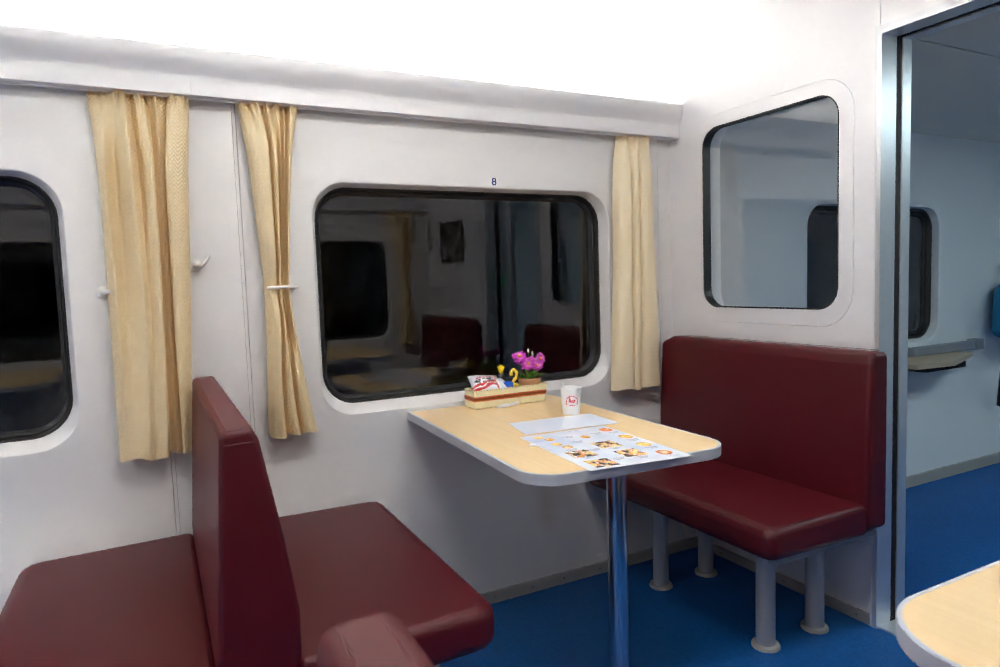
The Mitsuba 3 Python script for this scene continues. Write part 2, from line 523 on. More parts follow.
vv, ff = trimesh.creation.triangulate_polygon(TW_IN.buffer(-0.003), engine="earcut")
add("window_7__pane", trimesh.Trimesh(np.stack([vv[:, 0] * 0 + 0.030, vv[:, 0], vv[:, 1]], 1), ff, process=False), "m_glass_clear", False, kind="structure")
tag("window_7", kind="structure")
# moulding that follows the ceiling where it meets the bulkhead
mould_o = [(y - 0.0, z) for y, z in cp if z > 1.93]
ring = []
ls = LineString(list(map(tuple, full[np.where(full[:, 1] > 1.93)[0]])))
strip = ls.buffer(0.030, cap_style=2).intersection(outline)
add("trim_3", extr_x(strip, -0.006, 0.0), "m_ceiling", 20, kind="structure")
# baseboards of the bulkhead
for i, (a, b) in enumerate(((DL + 0.004, -0.10), (YR + 0.10, DR_ - 0.004))):
    add("baseboard_front" if i == 0 else "baseboard_front__far_board", extr_x(Polygon([(a, 0), (b, 0), (b, 0.036), (a, 0.036)]), -0.012, 0.0), "m_base", False, kind="structure")
for ys in (-0.92, -0.62, -0.30):
    sc = trimesh.creation.icosphere(1, 0.0035); sc.apply_translation((-0.0125, ys, 0.018))
    add(num("baseboard_front__screw"), sc, "m_screw", True)

# door frame
def jamb(yin, s):
    """aluminium jamb: yin = plane of the opening's edge, s = +1 when the opening lies towards -y"""
    f = lambda a, b: (min(yin - s * a, yin - s * b), max(yin - s * a, yin - s * b))
    o = []
    y0, y1 = f(0.0, 0.016)
    o.append(("jamb_profile", box(-0.014, 0.062, y0, y1, 0.0, DH), "m_alu"))
    y0, y1 = f(-0.006, 0.001)
    o.append(("jamb_face", box(-0.0150, -0.0005, y0, y1, 0.0, DH), "m_alu_face"))
    y0, y1 = f(0.0, 0.0125)
    o.append(("jamb_slot", box(0.062, 0.094, y0, y1, 0.0, DH), "m_black"))
    y0, y1 = f(0.0, 0.016)
    o.append(("jamb_profile", box(0.094, BH + 0.01, y0, y1, 0.0, DH), "m_alu"))
    return o

for part, m, b in jamb(DL, 1) + jamb(DR_, -1):
    add(num(f"door_1__{part}"), m, b, False, kind="structure")
add("door_1__header_profile", box(-0.014, 0.062, DR_, DL, DH - 0.016, DH + 0.002), "m_alu", False, kind="structure")
add("door_1__header_face", box(-0.0150, -0.0005, DR_ - 0.006, DL + 0.006, DH - 0.006, DH + 0.010), "m_alu_face", False, kind="structure")
add("door_1__header_slot", box(0.062, 0.094, DR_, DL, DH - 0.0125, DH), "m_black", False, kind="structure")
add("door_1__header_profile_001", box(0.094, BH + 0.01, DR_, DL, DH - 0.016, DH + 0.002), "m_alu", False, kind="structure")
add("door_1__threshold", box(-0.004, BH, DR_ + 0.016, DL - 0.016, 0.0, 0.006), "m_alu", False, kind="structure")
tag("door_1", kind="structure")
# sliding glass leaf, nearly pushed into its pocket on the far side
LY0, LY1 = -1.685, -1.448
add("door_2__stile", box(0.064, 0.092, LY1 - 0.042, LY1, 0.008, DH - 0.006), "m_alu", False, kind="structure")
add("door_2__bottom_rail", box(0.066, 0.090, LY0, LY1 - 0.042, 0.008, 0.11), "m_alu", False, kind="structure")
add("door_2__pane", box(0.0775, 0.0776, LY0, LY1 - 0.042, 0.11, DH - 0.006), "m_glass_clear", False, kind="structure")
tag("door_2", kind="structure")

# rear wall and the next compartment
add("wall_back", box(XB - 0.08, XB, YR - 0.1, 0.1, 0.0, 2.5), "m_wall", False, kind="structure")
NH = (0.93, 2.055, 0.785, 1.540)
def next_panel(S):
    per = 16
    inner = rrect(*NH, 0.115, per)
    fr = rrect(NH[0] - 0.03, NH[1] + 0.03, NH[2] - 0.03, NH[3] + 0.02, 0.13, per)
    x0, x1, z0, z1 = BH, XE, 0.0, ZN + 0.02
    outer = np.zeros_like(inner)
    for q, (X, Z) in enumerate(((x1, z1), (x0, z1), (x0, z0), (x1, z0))):
        a0, a1 = fr[q * per], fr[(q + 1) * per - 1]
        st = (X, a0[1]) if q % 2 == 0 else (a0[0], Z)
        en = (a1[0], Z) if q % 2 == 0 else (X, a1[1])
        mid = per // 2
        for i in range(per):
            if i <= mid: f = i / mid; outer[q * per + i] = (st[0] * (1 - f) + X * f, st[1] * (1 - f) + Z * f)
            else: f = (i - mid) / (per - 1 - mid); outer[q * per + i] = (X * (1 - f) + en[0] * f, Z * (1 - f) + en[1] * f)
    L = [S(inner, 0.055), S(fr, 0.008), S(fr * 0.985 + fr.mean(0) * 0.015, 0.008), S(fr, 0.0)]
    L = [S(inner, 0.055), S(fr * 0.97 + fr.mean(0) * 0.03, 0.008), S(fr, 0.0)]
    for f in np.linspace(0, 1, 30)[1:]:
        L.append(S(fr * (1 - f) + outer * f, 0.0))
    return loops(L)
add("wall_left__next_panel", next_panel(S_left), "m_next_wall", 30, kind="structure")
zs = np.linspace(0, ZN + 0.02, 40)
add("wall_right__next_panel", loops([S_right(np.array([(BH, z), (XE, z)]), 0.0) for z in zs], closed=False), "m_next_wall", 30, kind="structure")
nl = lambda d, y: S_left(rrect(NH[0] + d, NH[1] - d, NH[2] + d, NH[3] - d, 0.115 - d, 16), y)
add("window_8__rubber_frame", loops([nl(-0.01, 0.05), nl(0.004, 0.04), nl(0.014, 0.045), nl(0.022, 0.062), nl(0.034, 0.062), nl(0.04, 0.075)]), "m_rubber", 30, kind="structure")
vv, ff = trimesh.creation.triangulate_polygon(Polygon(rrect(NH[0] + 0.038, NH[1] - 0.038, NH[2] + 0.038, NH[3] - 0.038, 0.08, 16)), engine="earcut")
add("window_8__pane", trimesh.Trimesh(S_left(vv, 0.072), ff, process=False), "m_glass", False, kind="structure")
tag("window_8", kind="structure")
add("wall_end", box(XE, XE + 0.08, YR - 0.1, 0.1, 0.0, 2.2), "m_next_wall", False, kind="structure")
add("ceiling_2", box(BH, XE, -0.955, 0.06, ZN, ZN + 0.05), "m_next_ceiling", False, kind="structure")
add("ceiling_2__panel", box(BH, XE, YR - 0.06, -0.961, ZN, ZN + 0.05), "m_next_ceiling", False, kind="structure")
add("ceiling_2__joint", box(BH, XE, -0.964, -0.952, ZN + 0.004, ZN + 0.03), "m_black", False, kind="structure")
lampm = box(0.5, 3.1, -1.75, -1.45, ZN - 0.02, ZN - 0.001)
add("ceiling_2__lamp_panel", lampm, "m_white", False, kind="structure")
scene["ceiling_2__lamp_panel"]["emitter"] = {"type": "area", "radiance": {"type": "rgb", "value": list(NEXT_RADIANCE)}}
bb = [S_left(np.array([(BH, z), (XE, z)]), d) for z, d in ((0.0, -0.012), (0.05, -0.012), (0.053, 0.0))]
add("baseboard_next", loops(bb, closed=False), "m_base", False, kind="structure")


# ------------------------------------------------------------------ benches
def leg(root, x, y, M, top=0.345):
    k = num(f"{root}__leg")
    add(k, M(cyl((x, y), 0.0300, 0.010, top)), "m_leg", 30)
    add(f"{k}__floor_flange", M(lathe([(0, 0), (0.044, 0), (0.0445, 0.004), (0.042, 0.011), (0.031, 0.013), (0, 0.013)], (x, y, 0.0))), "m_flange", 30)


def prism(prof, y0, y1, r):
    """convex (x, z) outline between two y planes with rounded edges"""
    P = Polygon(prof).buffer(-r, join_style=2)
    pts = np.array(P.exterior.coords)[:-1]
    f = y1 if callable(y1) else (lambda z: y1)
    return hull_spheres([(x, y, z) for x, z in pts for y in (y0 + r, f(z) - r)], r, 20)


def seat_mesh(x0, x1, y0, y1, z0, z1, r, s, R=0.06):
    """cushion; front edge at x1 when s = 1 (x0 when s = -1): generously rounded front, front corners rounded in plan with radius R"""
    rf, rb = r, 0.018
    sf, sb = m3.Manifold.sphere(rf, 24), m3.Manifold.sphere(rb, 16)
    man = []
    q = max(R - rf, 0.002)
    for ys, yc in ((-1, y0 + R), (1, y1 - R)):
        for t in np.linspace(0, math.pi / 2, 7):
            x = (x1 - R + q * math.cos(t)) if s > 0 else (x0 + R - q * math.cos(t))
            for z in (z0 + rf, z1 - rf):
                man.append(sf.translate((x, yc + ys * q * math.sin(t), z)))
    xb = x0 + rb if s > 0 else x1 - rb
    for y in (y0 + rb, y1 - rb):
        for z in (z0 + rb, z1 - rb):
            man.append(sb.translate((xb, y, z)))
    return to_tm(m3.Manifold.batch_hull(man))


def single_bench(M, label, group=None, ynear=-1.030):
    """bench whose back is against the bulkhead"""
    root = num("bench")
    scene[root] = None
    prof = [(-0.016, 0.936), (-0.088, 0.938), (-0.100, 0.90), (-0.118, 0.62), (-0.122, 0.40), (-0.10, 0.362), (-0.016, 0.362)]
    y0, y1 = ynear, -0.085
    del scene[root]
    add(root, M(prism(prof, y0, lambda z: y1 if z > 0.9 else y1 + 0.045, 0.020)), "m_leather", 50, label, "bench", group)
    add(f"{root}__seat", M(seat_mesh(-0.548, -0.105, y0 + 0.006, y1 + 0.02, 0.348, 0.451, 0.036, -1, 0.045)), "m_leather", 50)
    # seams
    o = 0.0012
    yk = y0 + 0.030
    path = [(-0.016 - 0.01, yk, 0.9372), (-0.085, yk, 0.9395), (-0.0985, yk, 0.925)]
    add(f"{root}__seam", M(tube([(-0.024, y1 - 0.03, 0.9385), (-0.024, y0 + 0.03, 0.9385)], o, 6)), "m_leather_seam", True)
    add(f"{root}__seam_001", M(tube([(-0.5395, y0 + 0.040, 0.362), (-0.5475, y0 + 0.040, 0.395), (-0.5475, y0 + 0.040, 0.42), (-0.537, y0 + 0.040, 0.441), (-0.515, y0 + 0.040, 0.4515)], o, 6)), "m_leather_seam", True)
    add(f"{root}__seam_002", M(tube([(-0.50, y0 + 0.026, 0.4475), (-0.30, y0 + 0.022, 0.4485), (-0.125, y0 + 0.018, 0.4475)], o, 6)), "m_leather_seam", True)
    fr = cat_(box(-0.50, -0.03, y0 + 0.030, y0 + 0.060, 0.330, 0.348), box(-0.50, -0.03, y1 - 0.06, y1 - 0.03, 0.333, 0.352), box(-0.44, -0.40, y0 + 0.06, y1 - 0.06, 0.333, 0.352))
    add(f"{root}__seat_frame", M(fr), "m_frame_grey", False)
    for x, y in ((-0.408, -0.378), (-0.408, -0.880), (-0.180, -0.383), (-0.180, -0.884)):
        leg(root, x, y, M, 0.334)
    return root


def double_bench(M, xo, label, group=None, y0=-1.022, dz=0.0, rr=0.013):
    """two seats back to back sharing one backrest; xo shifts it along the car"""
    root = num("bench")
    prof = [(-2.000 + xo, 0.926), (-1.994 + xo, 0.938), (-1.940 + xo, 0.940), (-1.928 + xo, 0.915), (-1.893 + xo, 0.72), (-1.870 + xo, 0.56), (-1.872 + xo, 0.47), (-1.905 + xo, 0.36), (-2.024 + xo, 0.36), (-2.028 + xo, 0.48)]
    y1 = -0.098
    prof = [(x, z + dz * (z > 0.9)) for x, z in prof]
    add(root, M(prism(prof, y0, y1, rr)), "m_leather", 50, label, "bench", group)
    o = 0.0013
    for i, xs in enumerate((-1.986, -1.952)):
        add(num(f"{root}__seam"), M(tube([(xs + xo, y1 - 0.02, 0.9392 + dz), (xs + xo, y0 + 0.018, 0.9392 + dz)], o, 6)), "m_leather_seam", True)
    add(num(f"{root}__seam"), M(tube([(-1.990 + xo, y0 - 0.0003, 0.912), (-1.936 + xo, y0 - 0.0003, 0.913)], o, 6)), "m_leather_seam", True)
    a, b = -1.450, -1.880
    add(f"{root}__seat", M(seat_mesh(b + xo, -1.418 + xo, y0 + 0.012, y1 + 0.025, 0.345, 0.452, 0.036, 1)), "m_leather", 50)
    add(f"{root}__seat_001", M(seat_mesh(-2.475 + xo, -2.024 + xo, y0 + 0.012, y1 + 0.025, 0.345, 0.452, 0.036, -1)), "m_leather", 50)
    add(num(f"{root}__seam"), M(tube([(-1.447 + xo, y0 + 0.05, 0.4524), (-1.447 + xo, y1 - 0.02, 0.4524)], o, 6)), "m_leather_seam", True)
    for xa, xb in ((-1.86, -1.50), (-2.40, -2.05)):
        for ya in (y0 + 0.10, y1 - 0.07):
            add(num(f"{root}__seat_rail"), M(box(xa + xo, xb + xo, ya, ya + 0.03, 0.326, 0.345)), "m_frame_grey", False)
    for x in (-1.56, -1.79, -2.10, -2.33):
        for y in (-0.383, -0.880):
            leg(root, x + xo, y, M, 0.327)
    return root


single_bench(ident, "burgundy leather bench under the bulkhead window, on four grey tube legs")
double_bench(ident, 0.0, "burgundy back-to-back bench between the two window bays, seat on either side")
double_bench(mirror, 0.0, "rounded top of a burgundy bench back in the near foreground", None, -0.954, 0.008, 0.018)
single_bench(mirror, "burgundy bench seen only as a reflection, below the framed picture", None, -0.99)


# ------------------------------------------------------------------ tables
def table(outline, pole, label, M=ident):
    root = num("dining_table")
    P = Polygon(outline)
    inner = P.buffer(-0.007)
    top = extr(inner, 0.0285); top.apply_translation((0, 0, 0.7015))
    add(root, M(top), "m_wood", False, label, "table")
    band = to_tm(m3.Manifold.extrude(m3.CrossSection([np.array(P.buffer(-0.0015).exterior.coords)[:-1].tolist()]), 0.0295))
    ring = extr(P.difference(inner), 0.0270); ring.apply_translation((0, 0, 0.7025))
    lip = extr(P.buffer(-0.0018).difference(inner), 0.0015); lip.apply_translation((0, 0, 0.7291))
    add(f"{root}__edge_banding", M(cat_(ring, lip)), "m_edge", 30)
    add(f"{root}__pole", M(cyl(pole, 0.0285, 0.012, 0.7015, 48)), "m_steel", 30)
    add(f"{root}__pole_flange", M(lathe([(0, 0), (0.075, 0), (0.076, 0.006), (0.05, 0.014), (0, 0.014)], (pole[0], pole[1], 0))), "m_steel", 30)
    add(f"{root}__pole_cap", M(lathe([(0, 0), (0.06, 0), (0.06, 0.006), (0, 0.006)], (pole[0], pole[1], 0.695))), "m_steel", 30)
    br = box(pole[0] - 0.25, pole[0] + 0.25, -0.034, -0.006, 0.66, 0.7005)
    add(f"{root}__wall_bracket", M(br), "m_alu", False)
    return root


def table_outline(xl0, xl1, xr0, xr1, yf, r=0.10, yl=None):
    yl = yf if yl is None else yl
    base = Polygon([(xl0, -0.003), (xr0, -0.003), (xr1, yf), (xl1, yl)])
    front = base.buffer(-r).buffer(r, quad_segs=16)
    back = base.intersection(sbox(-9, -0.5, 9, 1))
    return unary_union([front, back]).simplify(0.0003).exterior.coords


table(table_outline(-1.280, -1.316, -0.658, -0.690, -1.034, 0.10, -1.000), (-0.955, -0.835), "pale wood table under the dark window, on a chrome pole")
table(table_outline(-1.230, -1.288, -0.640, -0.640, -1.012, 0.135), (-0.955, -0.84), "pale wood table corner in the lower right foreground", mirror)
table(table_outline(-1.250 - PITCHX, -1.300 - PITCHX, -0.640 - PITCHX, -0.660 - PITCHX, -1.012, 0.135), (-0.955 - PITCHX, -0.84), "pale wood table mirrored in the window at the left edge", mirror)


# ------------------------------------------------------------------ curtains
from scipy.interpolate import PchipInterpolator, CubicSpline


def curtain(key, levels, M, bsdf, label, cloth=0.42, seed=1):
    """levels: (z, x_left, x_right, [(fraction of the width, depth into the room), ...]), the same number of fold points at each level"""
    levels = sorted(levels, key=lambda l: l[0])
    lz = np.array([l[0] for l in levels])
    n = len(levels[0][3])
    pts = np.array([[(l[1] + (l[2] - l[1]) * f, d) for f, d in l[3]] for l in levels])          # level, point, (x, depth)
    nz, per = 150, 9
    zs = np.linspace(lz[-1], lz[0], nz)
    at = PchipInterpolator(lz, pts, axis=0)(zs)                                                  # nz, n, 2
    ti = np.arange(n)
    tt = np.linspace(0, n - 1, (n - 1) * per + 1)
    mid = PchipInterpolator(ti, at[nz // 2])(tt)
    arc = np.concatenate([[0], np.cumsum(np.linalg.norm(np.diff(mid, axis=0), axis=1))])
    arc *= cloth / arc[-1]
    V, UV = [], []
    for i, z in enumerate(zs):
        a, b = PchipInterpolator(ti, at[i])(tt), CubicSpline(ti, at[i])(tt)
        q = 0.55 * a + 0.45 * b
        t = (lz[-1] - z) / (lz[-1] - lz[0])
        p3 = np.stack([arc * 14, np.full_like(arc, z * 3.0), np.full_like(arc, seed * 3.1)], 1)
        w = meshkit.fbm(p3, 3, seed) - 0.5
        top = np.exp(-(t / 0.035) ** 2)
        d = (1.38 - 0.38 * np.exp(-(t / 0.12) ** 2)) * q[:, 1] + 0.014 * w + 0.007 * top * np.sin(arc * 260) - 0.006 * top
        x = q[:, 0] + 0.004 * (meshkit.noise(p3 * 1.3 + 5, seed) - 0.5)
        y = np.minimum(-0.010 - d, -0.008 - g(z))
        zz = z + 0.005 * np.sin(arc * 30 + seed) * (t > 0.985) + 0.007 * np.sin(arc * 120) * (t < 0.008)
        V.append(np.stack([x, y, zz], 1))
        UV.append(np.stack([arc, np.full_like(arc, z)], 1))
    m = M(loops(V, closed=False))
    add(key, m, bsdf, True, label, "curtain", uv=np.concatenate(UV))
    m = m.copy()
    # hem: a doubled edge at the bottom
    k = 7
    hem = [v + np.array([0, -0.0016, 0]) for v in V[-k:]]
    add(f"{key}__hem", M(loops(hem, closed=False)), bsdf, True, uv=np.concatenate(UV[-k:]))
    return key


C1T = [(.02, .002), (.0, .030), (.15, .018), (.27, .048), (.35, .048), (.40, .010), (.46, .036), (.53, .036), (.57, .008), (.65, .032), (.77, .012), (.80, .042), (.90, .050), (1, .030)]
C1M = [(.07, .000), (.01, .002), (.09, .050), (.20, .022), (.37, .064), (.455, .028), (.52, .048), (.62, .055), (.625, .012), (.70, .020), (.77, .014), (.74, .046), (.88, .052), (1, .030)]
C1W = [(.06, .000), (.0, .012), (.10, .052), (.22, .032), (.42, .060), (.48, .048), (.54, .054), (.635, .060), (.645, .010), (.72, .018), (.80, .012), (.77, .044), (.89, .050), (1, .030)]
C1B = [(.03, .006), (.0, .028), (.10, .042), (.25, .052), (.40, .056), (.48, .052), (.56, .056), (.66, .060), (.68, .010), (.77, .020), (.86, .014), (.85, .044), (.92, .046), (1, .030)]
curtain("curtain", [(1.800, -2.222, -1.952, C1T), (1.55, -2.214, -1.968, C1M), (1.20, -2.208, -1.984, C1W), (0.70, -2.210, -2.008, C1B)],
        ident, "m_curtain", "widest gold patterned curtain, hanging loose left of the bench back", 0.62, 3)
C2T = [(0, .015), (.08, .045), (.17, .028), (.23, .050), (.34, .050), (.38, .018), (.46, .045), (.54, .028), (.58, .050), (.66, .045), (.70, .012), (.75, .036), (.80, .012), (.85, .045), (1.0, .035)]
C2U = [(0, .015), (.10, .044), (.25, .054), (.38, .056), (.46, .050), (.48, .020), (.54, .045), (.62, .046), (.66, .022), (.71, .042), (.74, .016), (.80, .038), (.84, .016), (.90, .038), (1.0, .022)]
C2W = [(0, .012), (.10, .030), (.22, .036), (.35, .038), (.45, .034), (.48, .020), (.55, .036), (.62, .033), (.65, .020), (.72, .032), (.76, .018), (.82, .029), (.87, .018), (.93, .026), (1, .016)]
C2B = [(0, .010), (.05, .036), (.14, .052), (.26, .060), (.33, .052), (.345, .026), (.42, .050), (.54, .060), (.61, .052), (.625, .026), (.69, .046), (.74, .055), (.81, .058), (.91, .048), (1, .026)]
curtain("curtain_001", [(1.800, -1.815, -1.622, C2T), (1.62, -1.790, -1.652, C2U), (1.32, -1.769, -1.676, C2U), (1.205, -1.763, -1.682, C2W), (1.10, -1.764, -1.676, C2U), (0.90, -1.770, -1.652, C2B), (0.715, -1.778, -1.620, C2B)],
        ident, "m_curtain", "gold curtain gathered at the waist by a white tieback", 0.50, 8)
C3T = [(0, .008), (.08, .030), (.18, .045), (.28, .020), (.38, .050), (.48, .024), (.56, .050), (.66, .028), (.75, .050), (.84, .028), (.91, .045), (.96, .030), (1, .015)]
C3M = [(0, .008), (.07, .036), (.18, .046), (.30, .047), (.335, .020), (.42, .044), (.52, .046), (.565, .026), (.63, .044), (.75, .050), (.86, .050), (.95, .040), (1, .014)]
C3B = [(0, .008), (.06, .036), (.18, .046), (.33, .050), (.385, .018), (.37, .044), (.47, .050), (.53, .034), (.60, .046), (.74, .052), (.86, .052), (.95, .042), (1, .014)]
curtain("curtain_002", [(1.800, -0.304, -0.150, C3T), (1.66, -0.328, -0.148, C3M), (1.20, -0.343, -0.132, C3M), (0.72, -0.366, -0.118, C3B)],
        ident, "m_curtain_light", "straight cream curtain between the large window and the bulkhead corner", 0.40, 5)
curtain("curtain_003", [(1.800, -0.380, -0.150, C2T), (1.62, -0.340, -0.165, C2U), (1.20, -0.275, -0.195, C2W), (1.10, -0.280, -0.190, C2U), (0.72, -0.300, -0.150, C2B)],
        mirror, "m_curtain", "tied curtain seen dimly as a reflection in the large window", 0.5, 11)

def hook(x, z, label, flip=1, rise=0.030, M=ident):
    root = num("curtain_hook")
    disc = trimesh.creation.revolve([(0, 0), (0.020, 0), (0.0195, 0.005), (0.012, 0.008), (0, 0.009)], sections=28)
    v = disc.vertices; disc = trimesh.Trimesh(np.stack([v[:, 0] + x, -v[:, 2] - 0.0, v[:, 1] + z], 1), disc.faces[:, ::-1], process=False)
    a = np.linspace(0, 1, 16)
    path = np.stack([x + flip * 0.040 * (a * 1.0 - 0.15 * np.sin(a * np.pi)), -0.006 - 0.040 * np.sin(a * 1.75), z + 0.002 - 0.008 * np.sin(a * np.pi) * (rise > 0.01) + rise * a ** 3], 1)
    add(root, M(disc), "m_plastic", 40, label, "curtain hook")
    add(f"{root}__prong", M(tube(path, np.linspace(0.0085, 0.0045, 16), 10)), "m_plastic", True)
    return root


hook(-1.962, 1.283, "empty white plastic hook right of the loose curtain")
hook(-2.222, 1.206, "small white hook at the left edge of the loose curtain", 1, 0.004)
# holder of the gathered curtain: a clasp that reaches round the cloth
k = hook(-1.680, 1.203, "white tieback clasp around the gathered curtain", -1, 0.004)
bar = tube([(-1.672, -0.006, 1.203), (-1.660, -0.03, 1.205), (-1.662, -0.064, 1.206), (-1.690, -0.076, 1.206), (-1.735, -0.077, 1.205), (-1.760, -0.073, 1.204)], 0.0055, 10)
add(k + "__clasp_bar", bar, "m_plastic", True)

# number on the wall over the window
t8 = text3("8", 0.027, 0.0006, True)
v = t8.vertices - t8.vertices.mean(0)
add("wall_left__seat_number", trimesh.Trimesh(np.stack([v[:, 0] - 0.885, -0.0004 + v[:, 2] * -1, v[:, 1] + 1.587], 1), t8.faces[:, ::-1], process=False), "m_ink", False)
tag("wall_left__seat_number", "dark blue number 8", kind="structure")

# ------------------------------------------------------------------ things on the table
ZT = 0.7308


def grid_sheet(w, h, nx, ny, fn, z=0.0006):
    """printed sheet: top grid with colours plus a thin edge"""
    xs, ys = np.linspace(0, 1, nx), np.linspace(0, 1, ny)
    U, Vv = np.meshgrid(xs, ys)
    P = np.stack([U.ravel() * w, Vv.ravel() * h, np.full(U.size, z)], 1)
    C = fn(U.ravel() * w, Vv.ravel() * h)
    i = np.arange(nx * ny).reshape(ny, nx)
    F = np.concatenate([np.stack([i[:-1, :-1].ravel(), i[:-1, 1:].ravel(), i[1:, 1:].ravel()], 1), np.stack([i[:-1, :-1].ravel(), i[1:, 1:].ravel(), i[1:, :-1].ravel()], 1)])
    return P, F, C


def place_quad(P, q, w, h, z):
    """bilinear placement of sheet coordinates on the four table points q: (0,0) (w,0) (w,h) (0,h)"""
    a, b = P[:, :1] / w, P[:, 1:2] / h
    q = [np.asarray(v, float) for v in q]
    xy = (1 - a) * (1 - b) * q[0] + a * (1 - b) * q[1] + a * b * q[2] + (1 - a) * b * q[3]
    return np.hstack([xy, P[:, 2:] + z])


# menu: pictures of dishes in rows, in the sheet's own centimetres (u across the aisle side, v along the table)
MW, MH = 0.295, 0.42


def menu_fn(x, y):
    base = np.tile(np.array([0.66, 0.69, 0.77]), (len(x), 1))
    n = meshkit.fbm(np.stack([x * 14, y * 14, x * 0], -1), 3, 5)
    base += (n[:, None] - 0.5) * np.array([0.34, 0.26, 0.12])
    r = np.random.default_rng(21)

    def put(cx, cy, w, h, kind):
        d = (np.abs(x - cx) < w / 2) & (np.abs(y - cy) < h / 2)
        q = np.stack([x[d] * 70 + kind * 9, y[d] * 70, x[d] * 0 + kind], -1)
        a, b = meshkit.noise(q, kind), meshkit.noise(q * 1.7, kind + 40)
        if kind < 4:                       # lacquer box with several dishes
            col = np.where((a > 0.62)[:, None], [0.75, 0.62, 0.25], np.where((a > 0.5)[:, None], [0.62, 0.10, 0.05], np.where((a > 0.40)[:, None], [0.85, 0.80, 0.70], [0.06, 0.04, 0.035])))
            col = np.where((b > 0.66)[:, None], [0.70, 0.30, 0.06], col)
        else:                              # single dish on a white plate
            e = ((x[d] - cx) / (w / 2)) ** 2 + ((y[d] - cy) / (h / 2)) ** 2
            warm = [[0.80, 0.42, 0.08], [0.78, 0.24, 0.08], [0.85, 0.55, 0.15]][kind % 3]
            col = np.where((e < 0.75)[:, None], np.array(warm) * (0.6 + 0.7 * a[:, None]), base[d])
            col = np.where((e < 0.30)[:, None] & (b > 0.58)[:, None], [0.80, 0.70, 0.40], col)
        base[d] = np.clip(col, 0, 1)

    def lines(cx, cy, w, k):
        for j in range(k):
            d = (np.abs(x - cx) < w / 2 * (0.6 + 0.4 * ((j * 7) % 3) / 2)) & (np.abs(y - cy + j * 0.007) < 0.0013)
            base[d] = [0.30, 0.30, 0.36]
    for a_, b_, k in ((0.20, 0.63, 0), (0.20, 0.88, 1), (0.58, 0.50, 2), (0.60, 0.76, 3)):
        put(a_ * MW, b_ * MH, 0.066, 0.070, k)
    for a_, b_, k in ((0.91, 0.13, 4), (0.91, 0.38, 6), (0.88, 0.62, 5), (0.86, 0.85, 7), (0.57, 0.24, 6), (0.15, 0.09, 8), (0.21, 0.18, 6), (0.18, 0.33, 8), (0.22, 0.43, 6)):
        s_ = 1.0 if a_ > 0.8 else 0.72
        put(a_ * MW, b_ * MH, 0.046 * s_, 0.056 * s_, k)
    for a_, b_ in ((0.20, 0.745), (0.58, 0.63), (0.60, 0.90), (0.38, 0.60), (0.40, 0.86), (0.91, 0.25), (0.90, 0.50), (0.88, 0.73), (0.87, 0.96), (0.42, 0.20), (0.40, 0.36), (0.74, 0.22), (0.20, 0.53), (0.60, 0.06)):
        lines(a_ * MW, b_ * MH, 0.040, 3)
    return np.clip(base, 0, 1)


# corners of the menu on the table: near-left-back, right-back, right-front, left-front
Q_MENU = [(-1.139, -0.610), (-0.842, -0.622), (-0.868, -1.052), (-1.168, -1.018)]
P, F, C = grid_sheet(MW, MH, 220, 300, menu_fn, 0.0012)
add("menu", (place_quad(P, Q_MENU, MW, MH, ZT), F[:, ::-1]), "m_print", True, "glossy white menu with food pictures, overhanging the aisle end of the table", "menu", color=C)
rim = extr(Polygon(Q_MENU), 0.0011); rim.apply_translation((0, 0, ZT))
add("menu__backing", rim, "m_white", False)
Q_P = [(-1.072, -0.414), (-0.764, -0.437), (-0.776, -0.618), (-1.107, -0.590)]
sheet = extr(Polygon(Q_P), 0.0010); sheet.apply_translation((0, 0, ZT + 0.0002))
v = sheet.vertices.copy()
add("paper_sheet", sheet, "m_paper", False, "plain white laminated sheet lying between the cup and the menu", "paper")
clip = rbox(-1.166, -1.146, -0.722, -0.708, ZT, ZT + 0.004, 0.0018, 8)
add("paper_scrap", clip, "m_white", 40, "tiny white paper scrap at the left edge of the menu", "paper scrap")

# paper wrapper
a = np.linspace(0, 1, 24)
wr = tube(np.stack([-0.985 + 0.095 * a, -0.168 + 0.012 * a + 0.003 * np.sin(a * 9), ZT + 0.0075 + 0.004 * a], 1), 0.0072 * (1 - 0.35 * np.abs(a - 0.35)) + 0.0012 * np.sin(a * 21), 12)
add("straw_wrapper", wr, "m_white", True, "white rolled paper packet lying in front of the basket", "paper packet")

# cup
CX, CY = -0.815, -0.398
prof = [(0, 0.004), (0.0265, 0.004), (0.0275, 0.0), (0.029, 0.0), (0.0300, 0.006), (0.0372, 0.086), (0.0392, 0.0885), (0.0398, 0.0915), (0.0386, 0.0935), (0.0368, 0.0925), (0.0362, 0.088), (0.029, 0.007), (0, 0.006)]
add("paper_cup", lathe(prof, (CX, CY, ZT), 56), "m_white", 40, "white paper cup with a red round emblem, near the middle of the table", "cup")


def on_cup(shape2d, depth=0.0004):
    """flat red print wrapped onto the cup; x = arc length, y = height above the table"""
    m = extr(shape2d, depth).subdivide_to_size(0.004)
    v = m.vertices
    face = math.atan2(CAM[1] - CY, CAM[0] - CX) + 0.10
    r = 0.0300 + (v[:, 1] - 0.006) * (0.0072 / 0.080) + v[:, 2] + 0.0002
    th = face + v[:, 0] / 0.034
    return trimesh.Trimesh(np.stack([CX + r * np.cos(th), CY + r * np.sin(th), ZT + v[:, 1]], 1), m.faces, process=False)


def poly_text(s, h, cx, cy):
    t = text3(s, h, 0.001, False)
    sec = [Polygon(t.vertices[f][:, :2]) for f in t.faces if np.ptp(t.vertices[f][:, 2]) < 1e-9 and t.vertices[f][0, 2] < 1e-6]
    from shapely import affinity
    p = unary_union([s_.buffer(1e-6) for s_ in sec if s_.area > 1e-12])
    b = p.bounds
    return affinity.translate(p, cx - (b[0] + b[2]) / 2, cy - (b[1] + b[3]) / 2)


